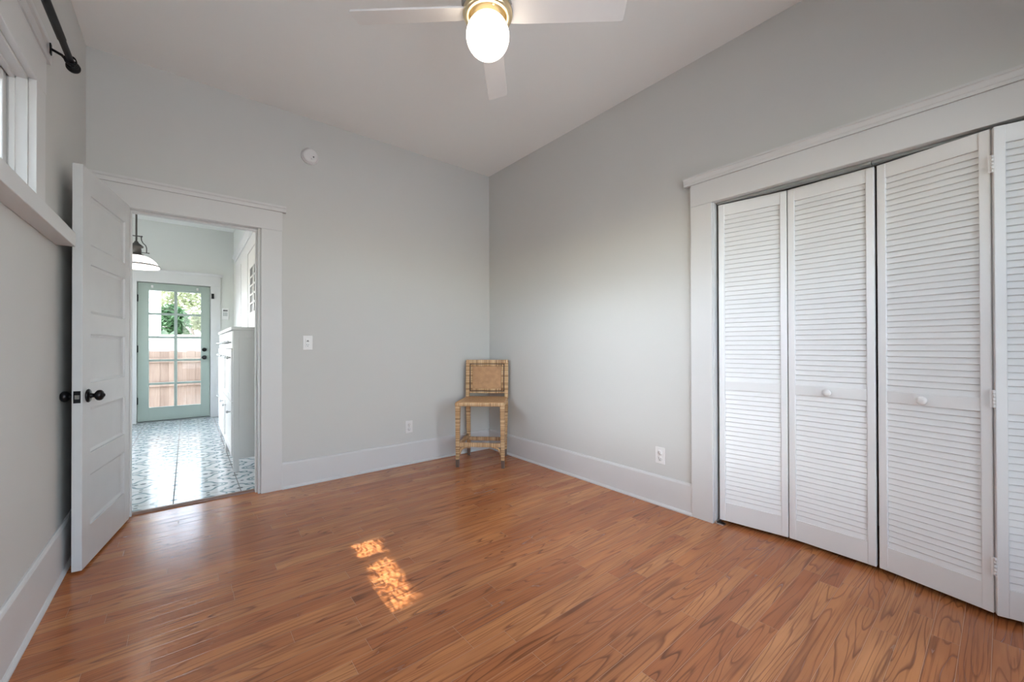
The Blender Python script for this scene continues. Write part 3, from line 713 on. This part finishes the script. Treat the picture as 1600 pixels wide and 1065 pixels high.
for sx in (-1, 1):
    for sy in (-1, 1): leg(sx, sy)
for y, z0_, z1_ in ((-HD, .190, .228), (HD, .155, .190)):
    m = MB(); m.box(-HW-.004, HW+.004, y-.0145, y+.0145, z0_, z1_, .006); m.build('stretcher', RX, st)
for s in (-1, 1):
    m = MB(); m.box(s*HW-.0135, s*HW+.0135, -HD+.012, HD-.012, .190, .226, .006); m.build('stretcher', RY, st)
    # curved braces under the stretchers
    arc = [(math.sin(t*PI/2/5)*.085, math.cos(t*PI/2/5)*.075) for t in range(6)]
    def brace(pts, mat):
        m = MB(); m.tube(pts, .0115, 10); m.build('brace', mat, st)
    brace([(s*(HW-.085+ax_), -HD, .195-(.075-az)) for ax_, az in arc], RX)
    for e in (-1, 1):
        brace([(s*HW, e*(HD-.085+ax_), .195-(.075-az)) for ax_, az in arc], RY)
# backrest: frame tilted slightly back
Mb = T(0, .205, .60) @ Matrix.Rotation(math.radians(-3.0), 4, 'X')
m = MB(); m.box(-.171, .171, -.009, .009, .064, .333, .002, 2, Mb); back = m.build('backrest', CANEB, st); back['label'] = 'densely woven square cane panel in a wrapped frame'
m = MB(); m.box(-.182, .182, -.003, .003, .054, .342, .0005, 1, Mb); m.build('dark_backing', CAPM, back)  # thin dark sheet added to darken the groove round the panel
for a, b in ((-.219, -.180), (.180, .219)):
    m = MB(); m.box(a, b, -.020, .020, -.03, .378, .008, 3, Mb); m.build('back_post', RZ, back)
m = MB(); m.box(-.219, .219, -.0205, .0205, .340, .380, .010, 3, Mb); m.build('back_rail', RX, back)
m = MB(); m.box(-.182, .182, -.017, .017, .038, .056, .006, 2, Mb); m.build('back_rail', RX, back)
for x in (-.159, .159):
    m = MB(); m.tube([Mb @ Vector((x, -.010, .072)), Mb @ Vector((x, -.010, .325))], .011, 10); m.build('inner_border', RZ, back)
for z in (.074, .323):
    m = MB(); m.tube([Mb @ Vector((-.160, -.010, z)), Mb @ Vector((.160, -.010, z))], .011, 10); m.build('inner_border', RX, back)

# ------------------------------------------------------------------ shoe cabinets in the hall
def shoe_cabinet(label, y_far, w=.945):
    # local x from far end toward the camera, front faces -y (world -x)
    o = thing('shoe_cabinet', label, 'cabinet', (-2.28, y_far, 0), -PI/2, 'white shoe cabinets in the tiled space')
    D, H = .252, 1.30
    m = MB()
    for xs in (0, w-.02):
        m.box(xs, xs+.02, .004, D, .13, H-.03, .0015)
        m.box(xs-.003, xs+.023, 0, .045, 0, H-.031, .002); m.box(xs-.003, xs+.023, D-.03, D+.001, .13, H-.031, .002)
        m.box(xs-.002, xs+.022, .044, D-.029, H-.10, H-.032, .001); m.box(xs-.002, xs+.022, .044, D-.029, .115, .17, .001)
    m.box(.02, w-.02, .03, D, .13, .15); m.box(.02, w-.02, D-.01, D, .13, H-.03); m.build('body', CABW, o)
    m = MB(); m.box(-.004, w+.004, -.015, D+.003, H-.03, H, .004); m.build('top_board', CABW, o)
    def front(name, z0_, z1_, xs, xe, kx, kz, tilt=0):
        m = MB(); m.box(xs, xe, -.004, .014, z0_, z1_, .002)
        if z1_-z0_ > .25:
            for (a, b, c, d) in ((xs, xs+.055, z0_, z1_), (xe-.055, xe, z0_, z1_), (xs+.0545, xe-.0545, z0_, z0_+.055), (xs+.0545, xe-.0545, z1_-.055, z1_)): m.box(a, b, -.012, 0, c, d, .002)
        f = m.build(name, CABW, o)
        for x in kx:
            m = MB(); m.lathe([(0, 0), (.007, 0), (.006, .014), (.014, .021), (.015, .028), (.010, .034), (0, .036)], 20, T(x, -.006, kz) @ RX90()); m.build('knob', CHROME, f)
    for xs, xe in ((.024, w/2-.002), (w/2+.002, w-.024)):
        xm = (xs+xe)/2; front('drawer', 1.105, 1.262, xs, xe, (xm-.11, xm+.11), 1.16)
    front('flap_door', .625, 1.100, .024, w-.024, (.19, w/2, w-.19), 1.02)
    front('flap_door', .145, .620, .024, w-.024, (.19, w-.19), .52)
    return o
shoe_cabinet('tall white shoe cabinet nearest the doorway, its side panel showing', 1.686)
shoe_cabinet('tall white shoe cabinet nearer the mint green door', 2.648)

# pendant lamp
pl = thing('pendant_lamp', 'pendant lamp with pewter yoke and lit white dome shade seen through the doorway', 'pendant lamp', (-2.976, 1.6, 0))
m = MB(); m.tube([(0, 0, 2.07), (0, 0, ZC-.02)], .0075, 14); m.build('rod', PEWTER, pl)
m = MB(); m.lathe([(.06, ZC), (.06, ZC-.012), (.02, ZC-.03), (0, ZC-.03)], 28); m.build('ceiling_rose', PEWTER, pl)
m = MB(); m.lathe([(0, 2.130), (.012, 2.125), (.018, 2.11), (.045, 2.085), (.052, 2.078), (.050, 2.068), (.034, 2.064), (.038, 2.03), (.034, 2.024), (.038, 2.018), (.034, 2.012), (.046, 2.002), (.062, 1.994), (.070, 1.986), (0, 1.986)], 36); m.build('socket_cap', PEWTER, pl)
m = MB(); m.lathe([(.060, 1.990), (.085, 1.980), (.118, 1.960), (.146, 1.930), (.163, 1.900), (.170, 1.878), (.167, 1.878), (.160, 1.900), (.143, 1.928), (.116, 1.956), (.084, 1.976), (.060, 1.986)], 48, cap=False); sh = m.build('shade', SHADE, pl); sh['label'] = 'glowing white glass dome'
m = MB(); m.lathe([(.1655, 1.903), (.1695, 1.899), (.1715, 1.892), (.1690, 1.890), (.1650, 1.899), (.1655, 1.903)], 48, cap=False); m.build('rim_band', PEWTER, pl)
m = MB(); m.tube([(-.038, 0, 2.175), (.038, 0, 2.175)], .005, 10)
for s in (-1, 1): m.lathe([(0, -.008), (.007, -.004), (.007, .004), (0, .008)], 12, T(s*.038, 0, 2.175))
m.build('cross_bar', PEWTER, pl)
for s in (-1, 1):
    m = MB(); m.tube([(s*.034, 0, 2.175), (s*.036, 0, 2.14), (s*.046, 0, 2.115), (s*.066, 0, 2.092), (s*.072, 0, 2.07), (s*.072, 0, 2.025)], .004, 10); m.tube([(s*.036, 0, 2.022), (s*.086, 0, 2.022)], .004, 8); m.lathe([(0, -.006), (.006, -.003), (.006, .003), (0, .006)], 10, T(s*.088, 0, 2.022)); m.build('yoke_arm', PEWTER, pl)

# keypad thermostat
kpd = thing('keypad', 'white alarm keypad on the sage wall right of the mint door', 'keypad', (-2.119, HY1, 1.650))
m = MB(); m.box(-.045, .045, -.022, 0, -.09, .09, .006); m.build('case', PLAST, kpd)
m = MB(); m.box(-.030, .030, -.0235, -.021, .042, .066, .001); c = m.build('display', PLASTD, kpd); c['label'] = 'dark display strip'
m = MB()
for i in range(3):
    for j in range(3): m.box(-.028+i*.02, -.014+i*.02, -.025, -.021, -.030+j*.02, -.017+j*.02, .002)
m.build('buttons', TRACKM, kpd)

# ================================================================== OUTSIDE
GZ = -.55
m = MB(); m.box(-40, 40, -40, 40, GZ-.1, GZ)
struct(m, 'ground', YARD, 'yard ground outside the house, made pale to bounce daylight inside', 'ground')
fe = thing('wooden_fence', 'brown board fence seen through the glass of the mint door', 'fence', (0, 7.5, 0))
m = MB()
for k in range(40):
    x = -5.8+k*.145; h = 1.03+random.uniform(-.012, .010)
    yo = .006*(k % 2); m.box(x-.002, x+.147, yo, yo+.018, GZ+.03, h, .003)
m.build('boards', FENCE, fe)
for z in (.84, .34, -.25):
    m = MB(); m.box(-5.8, 0, -.042, 0, z-.045, z+.045, .003); m.build('rail', FENCE, fe)
for x in (-4.6, -2.24, -.2):
    m = MB(); m.box(x-.045, x+.045, -.10, -.042, GZ, .98, .004); m.build('post', FENCE, fe)

nb = thing('neighbour_house', 'white neighbouring house wall at left through the upper door panes', 'house', (0, 0, 0))
m = MB(); m.box(-9, -3.13, 8.7, 10.2, GZ, 4.2)
for k in range(26): m.prism([(8.7, GZ+k*.18), (8.685, GZ+k*.18), (8.70, GZ+(k+1)*.18)], -9, -3.12, 'yz')
m.build('wall', STUCCO, nb)
m = MB(); m.prism([(8.5, 4.15), (8.5, 4.3), (9.45, 5.0), (10.4, 4.3), (10.4, 4.15)], -9.3, -3.08, 'yz'); m.build('roof', ROOFM, nb)
gs = thing('white_shed', 'low white shed wall behind the brown fence', 'shed', (0, 0, 0))
m = MB(); m.box(-3.6, 2.5, 10.6, 11.0, GZ, 1.37); m.build('wall', STUCCO, gs)
m = MB(); m.prism([(10.55, 1.35), (10.55, 1.40), (11.05, 1.46), (11.05, 1.40)], -3.65, 2.6, 'yz'); m.build('roof', STUCCO, gs)
# low house added beside the left window to shape its sky light
sh2 = thing('added_side_house', 'pale neighbouring house added outside the high left window to shape its light', 'house', (0, 0, 0))
m = MB(); m.box(-10, -6.4, -9, -.4, GZ, 1.55); m.build('wall', STUCCO, sh2)
m = MB(); m.prism([(-6.1, 1.5), (-6.1, 1.6), (-8.2, 2.1), (-10.3, 1.6), (-10.3, 1.5)], -9.3, -.2, 'xz'); m.build('roof', ROOFM, sh2)

def crown(mb, c, r, n, size, seed):
    rr = random.Random(seed); bm = mb.bm
    for _ in range(n):
        v = Vector((rr.gauss(0, 1), rr.gauss(0, 1), rr.gauss(0, 1))).normalized()*(rr.random()**.4)
        p = Vector((c[0]+v.x*r[0], c[1]+v.y*r[1], c[2]+v.z*r[2]))
        a = Vector((rr.gauss(0, 1), rr.gauss(0, 1), rr.gauss(0, .6))).normalized(); b = a.orthogonal().normalized()
        q = Matrix.Rotation(rr.random()*6.28, 3, a); b = q @ b
        s = size*rr.uniform(.6, 1.3)
        vs = [bm.verts.new(p+a*s), bm.verts.new(p+b*s*.42+a*s*.2), bm.verts.new(p-a*s*.9), bm.verts.new(p-b*s*.42+a*s*.2)]
        bm.faces.new(vs)
def tree(label, base, trunk, blobs, mat, seed, size=.07, per=500):
    o = thing('garden_tree', label, 'tree', base, 0, 'trees behind the white shed')
    m = MB()
    for pts, r in trunk: m.tube(pts, r, 10)
    m.build('trunk', BARK, o)
    m = MB()
    for i, (c, r) in enumerate(blobs): crown(m, c, r, per, size, seed+i)
    m.build('foliage', mat, o); return o
tree('dense green tree beside the white house, through the upper left panes', (-2.95, 13.6, GZ), [([(0, 0, 0), (.05, 0, 1.2), (-.05, .1, 2.4)], [.11, .09, .05])],
     [((-.02, 0, 2.42), (.46, .5, .62)), ((.05, .0, 2.0), (.4, .4, .4)), ((-.1, .1, 2.7), (.35, .4, .35))], LEAF1, 11, .085, 1300)
tree('pale yellow-green tree with bare grey branches, through the upper right panes', (-2.35, 16.2, GZ),
     [([(0, 0, 0), (.05, 0, 1.4), (-.1, 0, 2.3), (-.5, 0, 3.0)], [.10, .08, .05, .02]), ([(0, 0, 1.6), (.35, 0, 2.3), (.8, 0, 3.0)], [.05, .035, .015])],
     [((-.45, 0, 3.2), (1.0, .8, .65)), ((-.3, .3, 3.75), (1.3, .9, .6)), ((.25, .3, 2.6), (.5, .6, .35))], LEAF2, 31, .08, 1100)
bp = thing('broad_leaf_plant', 'broad pale leaves growing beside the white house wall', 'plant', (-3.05, 12.0, GZ))
m = MB(); rr = random.Random(5)
for k in range(16):
    a = rr.uniform(0, 6.28); L_ = rr.uniform(.5, .8); p0 = Vector((0, 0, 1.75)); d = Vector((math.cos(a), math.sin(a)*.6, rr.uniform(.35, 1.3))).normalized()
    sd_ = d.cross(Vector((0, 0, 1))).normalized(); prev = None; N = 6
    for i in range(N+1):
        f = i/N; c = p0+d*L_*f+Vector((0, 0, -.22*f*f)); w = .085*math.sin(PI*min(1, f*.95+.05))+.004
        cur = (m.bm.verts.new(c-sd_*w), m.bm.verts.new(c+sd_*w))
        if prev: m.bm.faces.new((prev[0], prev[1], cur[1], cur[0]))
        prev = cur
m.build('leaves', LEAF3, bp)
m = MB(); m.tube([(0, 0, 0), (.02, 0, 1.0), (0, 0, 1.8)], [.07, .06, .05], 10); m.build('stem', BARK, bp)

# ------------------------------------------------------------------ bright floor patch: spot lamp added outside the left window, its beam streaked by noise
gd = bpy.data.lights.new('added_floor_spot', 'SPOT'); gd.energy = 6500; gd.spot_size = math.radians(24); gd.spot_blend = .1; gd.shadow_soft_size = .004; gd.color = (.98, .97, .86)
go = bpy.data.objects.new('added_floor_spot', gd); COL.objects.link(go)
tgt = Vector((-1.835, -1.615, 0)); src = tgt+Vector((-1.36, .15, 2.0))*1.75
go.location = src; go.rotation_euler = (tgt-src).to_track_quat('-Z', 'Y').to_euler()
gd.use_nodes = True; t = gd.node_tree; em = t.nodes['Emission']
g = NT.__new__(NT); g.t = t
tcn = g.n('ShaderNodeTexCoord'); sp = g.n('ShaderNodeSeparateXYZ'); g.link(tcn.outputs['Normal'], sp.inputs[0])
az_ = g.math('ABSOLUTE', sp.outputs[2])
ux = g.math('DIVIDE', sp.outputs[0], az_); uy = g.math('DIVIDE', sp.outputs[1], az_)
wv = g.noise(g.vec(g.math('MULTIPLY', ux, 1), uy), 60, 3); wv2 = g.noise(g.vec(ux, uy, 3.3), 45, 2)
uxw = g.math('MULTIPLY_ADD', g.math('SUBTRACT', wv, .5), .030, ux); uyw = g.math('MULTIPLY_ADD', g.math('SUBTRACT', wv2, .5), .022, uy)
def band(v, c, h, e): return g.math('SUBTRACT', 1, g.smooth(g.math('ABSOLUTE', g.math('SUBTRACT', v, c)), h-e, h+e))
mask = g.math('MULTIPLY', band(uyw, 0, .0125, .006), g.math('MAXIMUM', band(uxw, -.060, .019, .008), band(uxw, .027, .048, .014)))
cn = g.noise(g.vec(g.math('MULTIPLY', ux, 42), g.math('MULTIPLY', uy, 130)), 1, 2.5, .55, 1.4)
ca = g.math('POWER', g.math('SUBTRACT', 1, g.math('ABSOLUTE', g.math('MULTIPLY_ADD', cn, 9, -4.5))), 1)
ca = g.math('MAXIMUM', ca, 0); ca = g.math('MULTIPLY_ADD', g.math('POWER', ca, 1.6), 1.5, g.math('MULTIPLY_ADD', wv2, .9, -.28))
g.link(g.math('MULTIPLY', mask, ca), em.inputs['Strength'])
